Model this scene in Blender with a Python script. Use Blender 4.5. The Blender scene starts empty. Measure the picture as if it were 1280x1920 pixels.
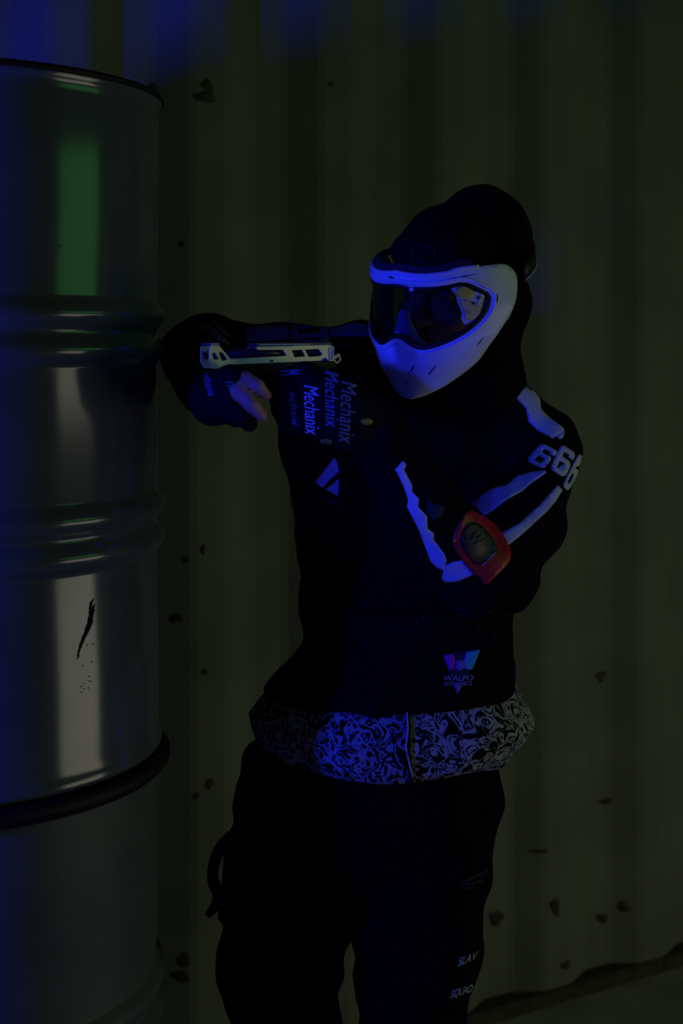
import bpy, bmesh, math, random
import numpy as np
from mathutils import Vector, Matrix, geometry
from mathutils.bvhtree import BVHTree

random.seed(4)
C = bpy.context.scene.collection
F = 2700.0          # focal length in photo pixels (1280 x 1920 frame)
CZ = 1.45           # camera height
HY = 640.0          # horizon row


def P(px, py, Y):
    return Vector(((px - 640.0) / F * Y, Y, CZ - (py - HY) / F * Y))


def R(px, Y=2.1):
    return px / F * Y


# ------------------------------------------------------------------ materials
def mat(name, col, rough=0.6, metal=0.0, spec=0.5, **kw):
    m = bpy.data.materials.new(name)
    m.use_nodes = True
    b = m.node_tree.nodes['Principled BSDF']
    b.inputs['Base Color'].default_value = (*col, 1)
    b.inputs['Roughness'].default_value = rough
    b.inputs['Metallic'].default_value = metal
    b.inputs['Specular IOR Level'].default_value = spec
    for k, v in kw.items():
        b.inputs[k].default_value = v
    return m


def noisy(name, c1, c2, scale=20, detail=4, rough=0.6, metal=0.0, spec=0.5, lo=0.35, hi=0.65,
          bump=0.0, bscale=None, stretch=(1, 1, 1), distort=0.0, interp='LINEAR'):
    m = mat(name, c1, rough, metal, spec)
    nt = m.node_tree
    b = nt.nodes['Principled BSDF']
    tc = nt.nodes.new('ShaderNodeTexCoord')
    mp = nt.nodes.new('ShaderNodeMapping')
    mp.inputs['Scale'].default_value = stretch
    nt.links.new(tc.outputs['Object'], mp.inputs['Vector'])
    n = nt.nodes.new('ShaderNodeTexNoise')
    n.inputs['Scale'].default_value = scale
    n.inputs['Detail'].default_value = detail
    n.inputs['Distortion'].default_value = distort
    nt.links.new(mp.outputs['Vector'], n.inputs['Vector'])
    r = nt.nodes.new('ShaderNodeValToRGB')
    r.color_ramp.interpolation = interp
    r.color_ramp.elements[0].position = lo
    r.color_ramp.elements[1].position = hi
    r.color_ramp.elements[0].color = (*c1, 1)
    r.color_ramp.elements[1].color = (*c2, 1)
    nt.links.new(n.outputs['Fac'], r.inputs['Fac'])
    nt.links.new(r.outputs['Color'], b.inputs['Base Color'])
    if bump:
        n2 = nt.nodes.new('ShaderNodeTexNoise')
        n2.inputs['Scale'].default_value = bscale or scale * 6
        n2.inputs['Detail'].default_value = 3
        nt.links.new(mp.outputs['Vector'], n2.inputs['Vector'])
        bp = nt.nodes.new('ShaderNodeBump')
        bp.inputs['Strength'].default_value = bump
        bp.inputs['Distance'].default_value = 0.004
        nt.links.new(n2.outputs['Fac'], bp.inputs['Height'])
        nt.links.new(bp.outputs['Normal'], b.inputs['Normal'])
    return m


M = {}
M['black'] = noisy('black_jersey', (.0022, .0022, .0025), (.0035, .0035, .004), 60, rough=.9, spec=.05, bump=.2)
M['trouser'] = noisy('black_ripstop', (.0015, .0015, .0017), (.0028, .0028, .003), 80, rough=.9, spec=.04, bump=.2)
M['beanie'] = noisy('navy_knit', (.002, .002, .004), (.003, .003, .006), 90, rough=.95, spec=.05, bump=.3)
M['gaiter'] = noisy('black_gaiter', (.0018, .0018, .002), (.003, .003, .003), 70, rough=.95, spec=.03)
M['glove'] = noisy('black_glove', (.002, .002, .003), (.004, .004, .005), 120, rough=.8, spec=.08, bump=.2)
M['white_print'] = noisy('white_fabric_print', (.36, .38, .42), (.43, .45, .50), 50, rough=.85, spec=.1, bump=.15)
M['dim_print'] = mat('shaded_stripe_print', (.08, .07, .10), .85, spec=.1)  # white stripe print, darkened in colour for the dimly lit sleeve
M['letter'] = mat('pale_lettering', (.16, .16, .22), .7, spec=.2)
M['grey_letter'] = mat('grey_lettering', (.20, .20, .10), .8, spec=.1)  # blue cut from the colour so the glove row looks door-lit
M['faint_letter'] = mat('faint_lettering', (.022, .022, .03), .8, spec=.1)
M['shell'] = noisy('scuffed_white_plastic', (.49, .51, .52), (.57, .59, .60), 30, rough=.42, spec=.4, lo=.3, hi=.7, bump=.05)
M['gasket'] = mat('black_rubber', (.004, .004, .005), .5, spec=.3)
M['foam'] = noisy('dark_foam', (.03, .02, .03), (.05, .03, .05), 200, rough=.95, spec=.05)
M['scratch'] = mat('dark_scuff', (.006, .006, .006), .8, spec=.1)
M['skin'] = noisy('skin', (.30, .15, .07), (.36, .19, .09), 40, rough=.55, spec=.3)
M['eye'] = mat('eye_white', (.2, .19, .17), .3)
M['iris'] = mat('iris_dark', (.02, .02, .03), .2)
M['nose_guard'] = mat('white_nose_guard', (.85, .85, .88), .55, spec=.3)
M['slide'] = noisy('cream_slide_metal', (.88, .82, .22), (.95, .90, .28), 60, rough=.42, metal=.45, spec=.5)
M['rail'] = mat('green_anodised_rail', (.05, .09, .07), .35, metal=.3)
M['gun_black'] = mat('black_polymer', (.004, .004, .0045), .5, spec=.3)
M['barrel'] = mat('dark_steel', (.05, .045, .06), .35, metal=.8)
M['hammer'] = mat('pale_steel', (.55, .5, .45), .35, metal=.6)
M['band_red'] = noisy('red_plastic', (.33, .006, .010), (.42, .010, .014), 25, rough=.45, spec=.4)
M['band_window'] = noisy('clear_dark_plastic', (.012, .009, .008), (.022, .016, .011), 25, rough=.45, spec=.3, bump=.3, bscale=40)
M['patch_yellow'] = mat('yellow_tag', (.22, .17, .006), .7)
M['magenta'] = mat('magenta_print', (.30, .02, .34), .8, spec=.1)
M['cyan'] = mat('cyan_print', (.05, .28, .42), .8, spec=.1)
M['purple'] = mat('purple_print', (.13, .09, .34), .8, spec=.1)
M['navy_print'] = mat('navy_print', (.01, .015, .05), .8, spec=.1)
M['lilac_print'] = mat('lilac_print', (.25, .2, .34), .8, spec=.1)
M['st_border'] = mat('sticker_border', (.42, .40, .38), .5)
M['st_yellow'] = mat('sticker_yellow', (.50, .46, .03), .5)
M['st_pink'] = mat('sticker_tan', (.52, .40, .11), .5)
M['st_green'] = mat('sticker_green', (.08, .36, .03), .5)
M['st_pale'] = mat('sticker_pale', (.92, .84, .14), .4)
M['st_dark'] = mat('sticker_dark', (.03, .015, .02), .5)
M['drum'] = noisy('blue_grey_drum_paint', (.065, .08, .095), (.08, .095, .115), 14, rough=.15, spec=.5, bump=.02, bscale=8)
M['drum_low'] = noisy('blue_grey_drum_paint_dull', (.06, .072, .07), (.075, .088, .084), 14, rough=.5, spec=.2, bump=.04, bscale=9)
M['ring'] = mat('black_clamp_ring', (.004, .004, .004), .6, spec=.2)
M['wall'] = noisy('olive_container_paint', (.112, .125, .088), (.142, .158, .112), 5, detail=7, rough=.8, spec=.15, lo=.3, hi=.62, bump=.1, bscale=60)
M['rust'] = noisy('dark_dirt', (.040, .040, .027), (.06, .058, .038), 40, rough=.9, spec=.05)
M['floor'] = noisy('dark_floor', (.24, .24, .19), (.34, .33, .27), 6, rough=.85, spec=.1)
M['leg_print'] = mat('leg_lettering', (.34, .35, .34), .8, spec=.1)
M['shoe'] = mat('black_shoe', (.004, .004, .004), .7)

# patterned shirt: tangled pale squiggles on black
def camo():
    m = mat('squiggle_print_cloth', (.2, .2, .2), .9, spec=.05)
    nt = m.node_tree
    b = nt.nodes['Principled BSDF']
    tc = nt.nodes.new('ShaderNodeTexCoord')
    n = nt.nodes.new('ShaderNodeTexNoise')
    n.inputs['Scale'].default_value = 40
    n.inputs['Detail'].default_value = 2.0
    n.inputs['Distortion'].default_value = 1.6
    nt.links.new(tc.outputs['Object'], n.inputs['Vector'])
    r = nt.nodes.new('ShaderNodeValToRGB')
    e = r.color_ramp.elements
    e[0].position = .40; e[0].color = (.004, .004, .005, 1)
    e[1].position = .47; e[1].color = (.26, .27, .27, 1)
    k = e.new(.525); k.color = (.30, .31, .31, 1)
    k = e.new(.56); k.color = (.004, .004, .005, 1)
    k = e.new(.62); k.color = (.006, .006, .007, 1)
    k = e.new(.66); k.color = (.26, .27, .27, 1)
    nt.links.new(n.outputs['Fac'], r.inputs['Fac'])
    nt.links.new(r.outputs['Color'], b.inputs['Base Color'])
    return m
M['camo'] = camo()

def lens_mat():
    m = bpy.data.materials.new('smoked_lens')
    m.use_nodes = True
    nt = m.node_tree
    nt.nodes.clear()
    out = nt.nodes.new('ShaderNodeOutputMaterial')
    tr = nt.nodes.new('ShaderNodeBsdfTransparent')
    tr.inputs['Color'].default_value = (.52, .52, .60, 1)
    gl = nt.nodes.new('ShaderNodeBsdfGlossy')
    gl.inputs['Roughness'].default_value = .08
    fr = nt.nodes.new('ShaderNodeFresnel')
    fr.inputs['IOR'].default_value = 1.4
    mx = nt.nodes.new('ShaderNodeMixShader')
    nt.links.new(fr.outputs[0], mx.inputs[0])
    nt.links.new(tr.outputs[0], mx.inputs[1])
    nt.links.new(gl.outputs[0], mx.inputs[2])
    nt.links.new(mx.outputs[0], out.inputs['Surface'])
    return m
M['lens'] = lens_mat()


# ------------------------------------------------------------------ object helpers
def link(name, me, m, parent=None, smooth=True, label=None):
    me.materials.clear()
    me.materials.append(m)
    if smooth:
        me.polygons.foreach_set('use_smooth', [True] * len(me.polygons))
    o = bpy.data.objects.new(name, me)
    C.objects.link(o)
    if parent is not None:
        o.parent = parent
        o.matrix_parent_inverse = Matrix.Translation(-world_loc(parent))
    if label:
        o['label'] = label
    return o


def world_loc(o):
    l = Vector(o.location)
    if o.parent is not None and o.type == 'EMPTY':
        l = l + world_loc(o.parent)
    return l if o.type == 'EMPTY' else Vector((0, 0, 0)) + (root_loc(o))


def root_loc(o):
    # meshes are built in world coordinates, so their world origin is (0,0,0)
    return Vector((0, 0, 0))


def pydata(name, v, f, m, parent=None, smooth=True, label=None):
    me = bpy.data.meshes.new(name)
    me.from_pydata(v, [], f)
    me.validate()
    me.update()
    return link(name, me, m, parent, smooth, label)


def empty(name, loc, label, cat, group=None):
    o = bpy.data.objects.new(name, None)
    C.objects.link(o)
    o.location = loc
    o.empty_display_size = .1
    o['label'] = label
    o['category'] = cat
    if group:
        o['group'] = group
    return o


def fix_normals(o):
    bm = bmesh.new()
    bm.from_mesh(o.data)
    bmesh.ops.recalc_face_normals(bm, faces=bm.faces)
    bm.to_mesh(o.data)
    bm.free()


def tube(pts, rad, n=8, closed=False):
    pts = [Vector(p) for p in pts]
    N = len(pts)
    rr = rad if isinstance(rad, (list, tuple)) else [rad] * N
    v, f = [], []
    prev = None
    for i, p in enumerate(pts):
        a = pts[(i - 1) % N] if (closed or i > 0) else p
        b = pts[(i + 1) % N] if (closed or i < N - 1) else p
        t = (b - a).normalized()
        if prev is None:
            up = Vector((0, 0, 1)) if abs(t.z) < .9 else Vector((1, 0, 0))
            s = t.cross(up).normalized()
        else:
            s = (prev - t * prev.dot(t)).normalized()
        prev = s
        w = t.cross(s)
        for k in range(n):
            a_ = 2 * math.pi * k / n
            v.append(p + (s * math.cos(a_) + w * math.sin(a_)) * rr[i])
    last = N if closed else N - 1
    for i in range(last):
        j = (i + 1) % N
        for k in range(n):
            k2 = (k + 1) % n
            f.append((i * n + k, i * n + k2, j * n + k2, j * n + k))
    if not closed:
        f.append(tuple(range(n - 1, -1, -1)))
        f.append(tuple(range((N - 1) * n, N * n)))
    return v, f


# ------------------------------------------------------------------ implicit surfaces
class SDF:
    def __init__(self, k=.03, h=.006):
        self.k, self.h, self.prims, self.post = k, h, [], []

    def cone(self, a, b, ra, rb, sy=1.0, k=None):
        self.prims.append(('c', np.array(a), np.array(b), ra, rb, sy, k))

    def frus(self, a, b, ra, rb, sy=1.0, k=None):
        self.prims.append(('f', np.array(a), np.array(b), ra, rb, sy, k))

    def ell(self, c, r, rot=None, k=None):
        self.prims.append(('e', np.array(c), np.array(r), rot, None, None, k))

    def sub(self, c, r, k=.005):
        self.prims.append(('s', np.array(c), np.array(r), None, None, None, k))

    def cut(self, pt, n):
        self.post.append((np.array(pt), np.array(Vector(n).normalized())))

    def bounds(self, q):
        if q[0] in 'cf':
            r = max(q[3], q[4])
            return np.minimum(q[1], q[2]) - r, np.maximum(q[1], q[2]) + r
        r = max(q[2])
        return q[1] - r, q[1] + r

    def build(self):
        h, k0 = self.h, self.k
        lo = np.min([self.bounds(q)[0] for q in self.prims if q[0] != 's'], axis=0) - 3 * h - .01
        hi = np.max([self.bounds(q)[1] for q in self.prims if q[0] != 's'], axis=0) + 3 * h + .01
        n = np.ceil((hi - lo) / h).astype(int) + 1
        D = np.full(tuple(n), .5, dtype=np.float32)
        ax = [lo[i] + h * np.arange(n[i]) for i in range(3)]
        for q in self.prims:
            k = q[6] if q[6] is not None else k0
            b0, b1 = self.bounds(q)
            mg = k + 3 * h
            i0 = np.clip(np.floor((b0 - mg - lo) / h).astype(int), 0, n - 1)
            i1 = np.clip(np.ceil((b1 + mg - lo) / h).astype(int) + 1, 1, n)
            sl = tuple(slice(i0[i], i1[i]) for i in range(3))
            X, Y, Z = np.meshgrid(*[ax[i][sl[i]] for i in range(3)], indexing='ij')
            if q[0] == 'f':
                a, b, ra, rb, sy = q[1], q[2], q[3], q[4], q[5]
                t = np.clip((Z - a[2]) / (b[2] - a[2]), 0, 1)
                dr = np.sqrt((X - a[0] - t * (b[0] - a[0])) ** 2 + ((Y - a[1] - t * (b[1] - a[1])) / sy) ** 2) - (ra + (rb - ra) * t)
                dz = np.abs(Z - (a[2] + b[2]) / 2) - abs(a[2] - b[2]) / 2
                dd = np.maximum(dr * .8, dz)
            elif q[0] == 'c':
                a, b, ra, rb, sy = q[1], q[2], q[3], q[4], q[5]
                d = b - a
                S = np.array([1, 1 / sy, 1])
                ds = d * S
                L2 = max(float(ds @ ds), 1e-9)
                px, py, pz = X - a[0], (Y - a[1]) / sy, Z - a[2]
                t = np.clip((px * ds[0] + py * ds[1] + pz * ds[2]) / L2, 0, 1)
                dd = np.sqrt((px - t * ds[0]) ** 2 + (py - t * ds[1]) ** 2 + (pz - t * ds[2]) ** 2) - (ra + (rb - ra) * t)
            else:
                c, r = q[1], q[2]
                px, py, pz = X - c[0], Y - c[1], Z - c[2]
                if q[3] is not None:
                    m = q[3]
                    px, py, pz = (px * m[0][0] + py * m[0][1] + pz * m[0][2],
                                  px * m[1][0] + py * m[1][1] + pz * m[1][2],
                                  px * m[2][0] + py * m[2][1] + pz * m[2][2])
                k0_ = np.sqrt((px / r[0]) ** 2 + (py / r[1]) ** 2 + (pz / r[2]) ** 2)
                k1_ = np.sqrt((px / r[0] ** 2) ** 2 + (py / r[1] ** 2) ** 2 + (pz / r[2] ** 2) ** 2) + 1e-9
                dd = k0_ * (k0_ - 1) / k1_
            A = D[sl]
            if q[0] == 's':
                D[sl] = np.maximum(A, -dd)
            else:
                hh = np.maximum(k - np.abs(A - dd), 0) / k
                D[sl] = np.minimum(A, dd) - hh * hh * k * .25
        if self.post:
            X, Y, Z = np.meshgrid(*ax, indexing='ij')
            for pt, nn in self.post:
                pl = (X - pt[0]) * nn[0] + (Y - pt[1]) * nn[1] + (Z - pt[2]) * nn[2]
                D = np.maximum(D, pl)
        return surfnet(D, lo, h)


def surfnet(D, lo, h):
    S = D < 0
    cnt = np.zeros(tuple(np.array(D.shape) - 1), dtype=np.int8)
    offs = [(i, j, k) for i in (0, 1) for j in (0, 1) for k in (0, 1)]
    sh = cnt.shape
    for o in offs:
        cnt += S[o[0]:o[0] + sh[0], o[1]:o[1] + sh[1], o[2]:o[2] + sh[2]]
    idx = np.argwhere((cnt > 0) & (cnt < 8))
    vals = np.stack([D[idx[:, 0] + o[0], idx[:, 1] + o[1], idx[:, 2] + o[2]] for o in offs], 1)
    acc = np.zeros((len(idx), 3))
    num = np.zeros(len(idx))
    for a in range(8):
        for b in range(a + 1, 8):
            oa, ob = np.array(offs[a]), np.array(offs[b])
            if np.abs(oa - ob).sum() != 1:
                continue
            fa, fb = vals[:, a], vals[:, b]
            mk = (fa < 0) != (fb < 0)
            t = np.where(mk, fa / np.where(mk, fa - fb, 1), 0)
            acc += np.where(mk[:, None], oa + t[:, None] * (ob - oa), 0)
            num += mk
    V = lo + h * (idx + acc / num[:, None])
    id3 = np.full(sh, -1, dtype=np.int64)
    id3[idx[:, 0], idx[:, 1], idx[:, 2]] = np.arange(len(idx))
    faces = []
    for a in range(3):
        b, c = (a + 1) % 3, (a + 2) % 3
        s0 = [slice(None)] * 3; s1 = [slice(None)] * 3
        s0[a] = slice(0, -1); s1[a] = slice(1, None)
        E = S[tuple(s0)] != S[tuple(s1)]
        ee = np.argwhere(E)
        ee = ee[(ee[:, b] > 0) & (ee[:, c] > 0) & (ee[:, b] < sh[b]) & (ee[:, c] < sh[c])]
        ins = S[ee[:, 0], ee[:, 1], ee[:, 2]]
        def g(db, dc):
            q = ee.copy(); q[:, b] += db; q[:, c] += dc
            return id3[q[:, 0], q[:, 1], q[:, 2]]
        Q = np.stack([g(-1, -1), g(0, -1), g(0, 0), g(-1, 0)], 1)
        Q[~ins] = Q[~ins][:, ::-1]
        faces.append(Q)
    Fc = np.concatenate(faces)
    Fc = Fc[(Fc >= 0).all(1)]
    return V, Fc


def relax(V, Fc, it=2, lam=.5):
    for _ in range(it):
        s = np.zeros_like(V); c = np.zeros(len(V))
        for i in range(4):
            for j in (Fc[:, (i + 1) % 4], Fc[:, (i - 1) % 4]):
                np.add.at(s, Fc[:, i], V[j]); np.add.at(c, Fc[:, i], 1)
        c = np.maximum(c, 1)
        V = V + lam * (s / c[:, None] - V)
    return V


def vnormals(V, Fc):
    n = np.cross(V[Fc[:, 2]] - V[Fc[:, 0]], V[Fc[:, 3]] - V[Fc[:, 1]])
    N = np.zeros_like(V)
    for i in range(4):
        np.add.at(N, Fc[:, i], n)
    return N / (np.linalg.norm(N, axis=1)[:, None] + 1e-9)


def folds(V, s=1.0, seed=0.0):
    x, y, z = V[:, 0] * s + seed, V[:, 1] * s, V[:, 2] * s
    w = .9 * np.sin(17 * x + 9 * z + 5 * y) + .7 * np.sin(-23 * z + 13 * y + 7 * x + 1.3)
    return (np.sin(46 * z + 31 * x + 1.7 * w) * .5 + np.sin(61 * x - 38 * z + 25 * y + 1.9 * w + 2) * .35
            + np.sin(110 * z - 70 * x + 60 * y + 2.2 * w) * .15)


def sdf_obj(name, s, m, parent, wr=0.0, wscale=1.0, it=2, seed=0.0, label=None, keep=None):
    V, Fc = s.build()
    V = relax(V, Fc, it)
    if wr:
        V = V + vnormals(V, Fc) * (folds(V, wscale, seed) * wr)[:, None]
    if keep is not None:
        kv = keep(V)
        Fc = Fc[kv[Fc].all(1)]
        used = np.unique(Fc)
        mp = np.full(len(V), -1); mp[used] = np.arange(len(used))
        V, Fc = V[used], mp[Fc]
    me = bpy.data.meshes.new(name)
    me.from_pydata(V.tolist(), [], Fc.tolist())
    me.update()
    return link(name, me, m, parent, True, label)


def bvh(*objs):
    v, f = [], []
    for o in objs:
        n = len(v)
        v += [x.co.copy() for x in o.data.vertices]
        f += [tuple(i + n for i in p.vertices) for p in o.data.polygons]
    return BVHTree.FromPolygons(v, f)


CAM = Vector((0, 0, CZ))


def caster(tree, fallY=2.0):
    def fn(px, py):
        d = (P(px, py, 1.0) - CAM).normalized()
        hit = tree.ray_cast(CAM, d)
        if hit[0] is None:
            q = tree.find_nearest(P(px, py, fallY))
            return q[0], q[1]
        return hit[0], hit[1]
    return fn


# ------------------------------------------------------------------ patches
def inpoly(x, y, poly):
    c = False
    n = len(poly)
    for i in range(n):
        x1, y1 = poly[i]; x2, y2 = poly[i - 1]
        if (y1 > y) != (y2 > y) and x < (x2 - x1) * (y - y1) / (y2 - y1) + x1:
            c = not c
    return c


def resample(poly, sp):
    out = []
    n = len(poly)
    for i in range(n):
        a, b = poly[i], poly[(i + 1) % n]
        L = math.hypot(b[0] - a[0], b[1] - a[1])
        k = max(1, int(math.ceil(L / sp)))
        for j in range(k):
            t = j / k
            out.append((a[0] + (b[0] - a[0]) * t, a[1] + (b[1] - a[1]) * t))
    return out


def smooth_poly(poly, it=2):
    for _ in range(it):
        q = []
        n = len(poly)
        for i in range(n):
            a, b = poly[i], poly[(i + 1) % n]
            q.append((a[0] * .75 + b[0] * .25, a[1] * .75 + b[1] * .25))
            q.append((a[0] * .25 + b[0] * .75, a[1] * .25 + b[1] * .75))
        poly = q
    return poly


def triangulate(polys, holes, sp):
    rp = [resample(p, sp) for p in polys]
    rh = [resample(p, sp) for p in holes]
    pts, edges = [], []
    for p in rp + rh:
        n0 = len(pts)
        pts += p
        edges += [(n0 + i, n0 + (i + 1) % len(p)) for i in range(len(p))]
    xs = [p[0] for p in pts]; ys = [p[1] for p in pts]
    def inside(x, y):
        return any(inpoly(x, y, p) for p in polys) and not any(inpoly(x, y, p) for p in holes)
    bp = np.array(pts)
    x = min(xs) + sp * .5
    r = 0
    while x < max(xs):
        y = min(ys) + (sp * .5 if r % 2 else 0)
        while y < max(ys):
            if inside(x, y) and ((bp[:, 0] - x) ** 2 + (bp[:, 1] - y) ** 2).min() > (.5 * sp) ** 2:
                pts.append((x, y))
            y += sp
        x += sp * .87
        r += 1
    res = geometry.delaunay_2d_cdt([Vector(p) for p in pts], edges, [], 0, 1e-6)
    v2, tris = res[0], []
    for t in res[2]:
        cx = sum(v2[i].x for i in t) / 3; cy = sum(v2[i].y for i in t) / 3
        if inside(cx, cy):
            tris.append(tuple(t))
    return [tuple(v) for v in v2], tris


def patch(name, polys, holes, fn, sp, m, parent, top=.0016, bot=-.0006, smooth=True, label=None, tri=None, relax_it=0):
    if tri is None:
        tri = triangulate(polys, holes, sp)
    v2, tris = tri
    hits = [fn(x, y) for x, y in v2]
    pos = [Vector(h[0]) for h in hits]
    ref = [Vector(h[1]) for h in hits]
    nb = [set() for _ in pos]
    for t in tris:
        for i in range(3):
            nb[t[i]].update((t[(i + 1) % 3], t[(i + 2) % 3]))
    nor = [Vector((0, 0, 0)) for _ in pos]
    T = []
    for a, b, c in tris:
        n = (pos[b] - pos[a]).cross(pos[c] - pos[a])
        if n.dot(ref[a] + ref[b] + ref[c]) < 0:
            b, c = c, b
            n = -n
        T.append((a, b, c))
        for i in (a, b, c):
            nor[i] += n
    nor = [(n.normalized() if n.length > 1e-12 else r) for n, r in zip(nor, ref)]
    used = sorted({i for t in T for i in t})
    mp = {u: i for i, u in enumerate(used)}
    n = len(used)
    v = [pos[u] + nor[u] * top for u in used] + [pos[u] + nor[u] * bot for u in used]
    f = [tuple(mp[i] for i in t) for t in T]
    f += [tuple(mp[i] + n for i in reversed(t)) for t in T]
    ec = {}
    for t in T:
        for i in range(3):
            a, b = t[i], t[(i + 1) % 3]
            ec[(a, b)] = 1
    for (a, b) in list(ec):
        if (b, a) not in ec:
            a, b = mp[a], mp[b]
            f.append((a, a + n, b + n, b))
    return pydata(name, v, f, m, parent, smooth, label)


_font_cache = {}
def text_tris(s, shear=0.0, sp=None, res=3):
    key = (s, shear)
    if key in _font_cache:
        return _font_cache[key]
    cu = bpy.data.curves.new('t', 'FONT')
    cu.body = s
    cu.resolution_u = res
    cu.shear = shear
    ob = bpy.data.objects.new('t', cu)
    C.objects.link(ob)
    bpy.context.view_layer.update()
    dg = bpy.context.evaluated_depsgraph_get()
    me = bpy.data.meshes.new_from_object(ob.evaluated_get(dg))
    bm = bmesh.new(); bm.from_mesh(me)
    bmesh.ops.triangulate(bm, faces=bm.faces)
    for _ in range(2):
        lg = [e for e in bm.edges if e.calc_length() > .16]
        if lg:
            bmesh.ops.subdivide_edges(bm, edges=lg, cuts=1)
            bmesh.ops.triangulate(bm, faces=bm.faces)
    bmesh.ops.remove_doubles(bm, verts=bm.verts, dist=1e-4)
    bm.verts.index_update()
    v = [(x.co.x, x.co.y) for x in bm.verts]
    t = [tuple(q.index for q in fc.verts) for fc in bm.faces]
    bm.free()
    bpy.data.objects.remove(ob); bpy.data.curves.remove(cu); bpy.data.meshes.remove(me)
    x0 = min(p[0] for p in v); x1 = max(p[0] for p in v)
    y0 = 0.0; y1 = max(p[1] for p in v)
    v = [((p[0] - x0) / (x1 - x0), (p[1] - y0) / (y1 - y0)) for p in v]
    _font_cache[key] = (v, t)
    return v, t


def text_patch(name, s, base0, base1, top0, fn, m, parent, shear=0.0, curve=None, lift=.0012, bend=0.0):
    """base0/base1: start and end of the base line (px), top0: where the cap top above base0 lies (px)."""
    v, t = text_tris(s, shear)
    ux, uy = base1[0] - base0[0], base1[1] - base0[1]
    wx, wy = top0[0] - base0[0], top0[1] - base0[1]
    pts = []
    for x, y in v:
        b = bend * (4 * x * (1 - x))
        pts.append((base0[0] + ux * x + wx * (y + b), base0[1] + uy * x + wy * (y + b)))
    return patch(name, None, None, fn, 1, m, parent, top=lift, bot=-.0004, tri=(pts, t))


# ================================================================== SETTING
def structure(o):
    o['kind'] = 'structure'
    return o

A_, B_ = .342, -.2044                 # wall plane:  A*Y + B*X = 1
nn_ = math.hypot(A_, B_)
WN = Vector((-B_ / nn_, -A_ / nn_, 0)).normalized()      # normal facing the room
WN = Vector((.5131, -.8583, 0))
WU = Vector((A_ / nn_, -B_ / nn_, 0))                    # along the wall, to the right
W0 = Vector((B_, A_, 0)) / (nn_ * nn_)                   # foot of the perpendicular from the origin


def wall_u(px):
    iy = A_ + B_ * (px - 640) / F
    Y = 1 / iy
    X = (px - 640) / F * Y
    return (Vector((X, Y, 0)) - W0).dot(WU)


def build_wall():
    pitch = .281
    u_ref = wall_u(318)               # centre of a left-facing slope
    fl, slp, dep = .072, .0685, .034
    prof = []
    for k in range(-8, 17):
        c = u_ref + k * pitch
        s = pitch / 2
        q = [(c - slp / 2, 0), (c + slp / 2, dep), (c + s - slp / 2, dep), (c + s + slp / 2, 0)]
        for (u, d) in q:
            prof.append((u, d))
    # small radii on the bends
    pr = []
    for i, (u, d) in enumerate(prof):
        if 0 < i < len(prof) - 1:
            pu, pd = prof[i - 1]; nu, nd = prof[i + 1]
            for t in (.12,):
                pr.append((u + (pu - u) * t, d + (pd - d) * t))
            pr.append((u * .76 + (pu + nu) * .12 * .5 + (pu + nu) * 0 + u * .12, d * .88 + (pd + nd) * .06))
            pr.append((u + (nu - u) * .12, d + (nd - d) * .12))
        else:
            pr.append((u, d))
    zs = [0.0, .35, .7, 1.05, 1.4, 1.75, 2.1, 2.59]
    v, f = [], []
    for z in zs:
        for (u, d) in pr:
            p = W0 + WU * u + WN * d
            v.append((p.x, p.y, z))
    n = len(pr)
    for j in range(len(zs) - 1):
        for i in range(n - 1):
            f.append((j * n + i, j * n + i + 1, (j + 1) * n + i + 1, (j + 1) * n + i))
    w = structure(pydata('wall_back', v, f, M['wall'], None, False))
    me = w.data
    fix_normals(w)
    # make normals face the room
    if me.polygons[0].normal.dot(WN) < 0:
        me.flip_normals()
    w['label'] = 'olive corrugated steel container wall behind the person'
    return w

wall = build_wall()
wt = caster(bvh(wall), 2.8)

def blob(cx, cy, rx, ry, seed, n=18, rough=.35):
    rnd = random.Random(seed)
    ph = [rnd.uniform(0, 6.28) for _ in range(4)]
    out = []
    for i in range(n):
        a = 2 * math.pi * i / n
        r = 1 + rough * (math.sin(2 * a + ph[0]) * .4 + math.sin(3 * a + ph[1]) * .4 + math.sin(5 * a + ph[2]) * .35 + rnd.uniform(-.25, .25))
        out.append((cx + rx * r * math.cos(a), cy + ry * r * math.sin(a)))
    return out

# dirt marks on the wall
for i, (x, y, rx, ry) in enumerate([(384, 182, 22, 9), (388, 160, 10, 12), (288, 165, 10, 8), (620, 158, 5, 6), (342, 458, 6, 5),
                                    (380, 1030, 5, 9), (350, 1050, 7, 5), (330, 1160, 12, 9), (383, 1260, 5, 6), (392, 1470, 8, 10),
                                    (368, 1492, 6, 6), (1126, 1268, 9, 10), (1135, 1502, 12, 6), (1010, 1596, 16, 4), (1040, 1700, 8, 18),
                                    (1168, 1700, 12, 9), (930, 1722, 12, 16), (1060, 1810, 9, 8), (1128, 1722, 9, 10), (345, 1800, 14, 12), (340, 1830, 18, 10)]):
    patch('dirt_mark', [blob(x, y, rx, ry, i)], [], wt, 7, M['rust'], wall, top=.0012, bot=-.0005)

fl = structure(pydata('floor', [(-4, -2.5, 0), (6, -2.5, 0), (6, 6, 0), (-4, 6, 0)], [(0, 1, 2, 3)], M['floor'], None, False))
# bottom rail of the wall with grime
def rail():
    v = []
    prof = [(0, 0), (.048, 0), (.048, .020), (.040, .028), (0, .030)]
    us = [wall_u(-700), wall_u(2600)]
    for u in us:
        for d, z in prof:
            p = W0 + WU * u + WN * d
            v.append((p.x, p.y, z))
    n = len(prof)
    f = [(i, (i + 1) % n, n + (i + 1) % n, n + i) for i in range(n)] + [tuple(range(n)), tuple(range(2 * n - 1, n - 1, -1))]
    o = structure(pydata('trim_1', v, f, M['rust'], None, False))
    o['label'] = 'dark bottom rail along the foot of the container wall'
    fix_normals(o)
rail()

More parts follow.
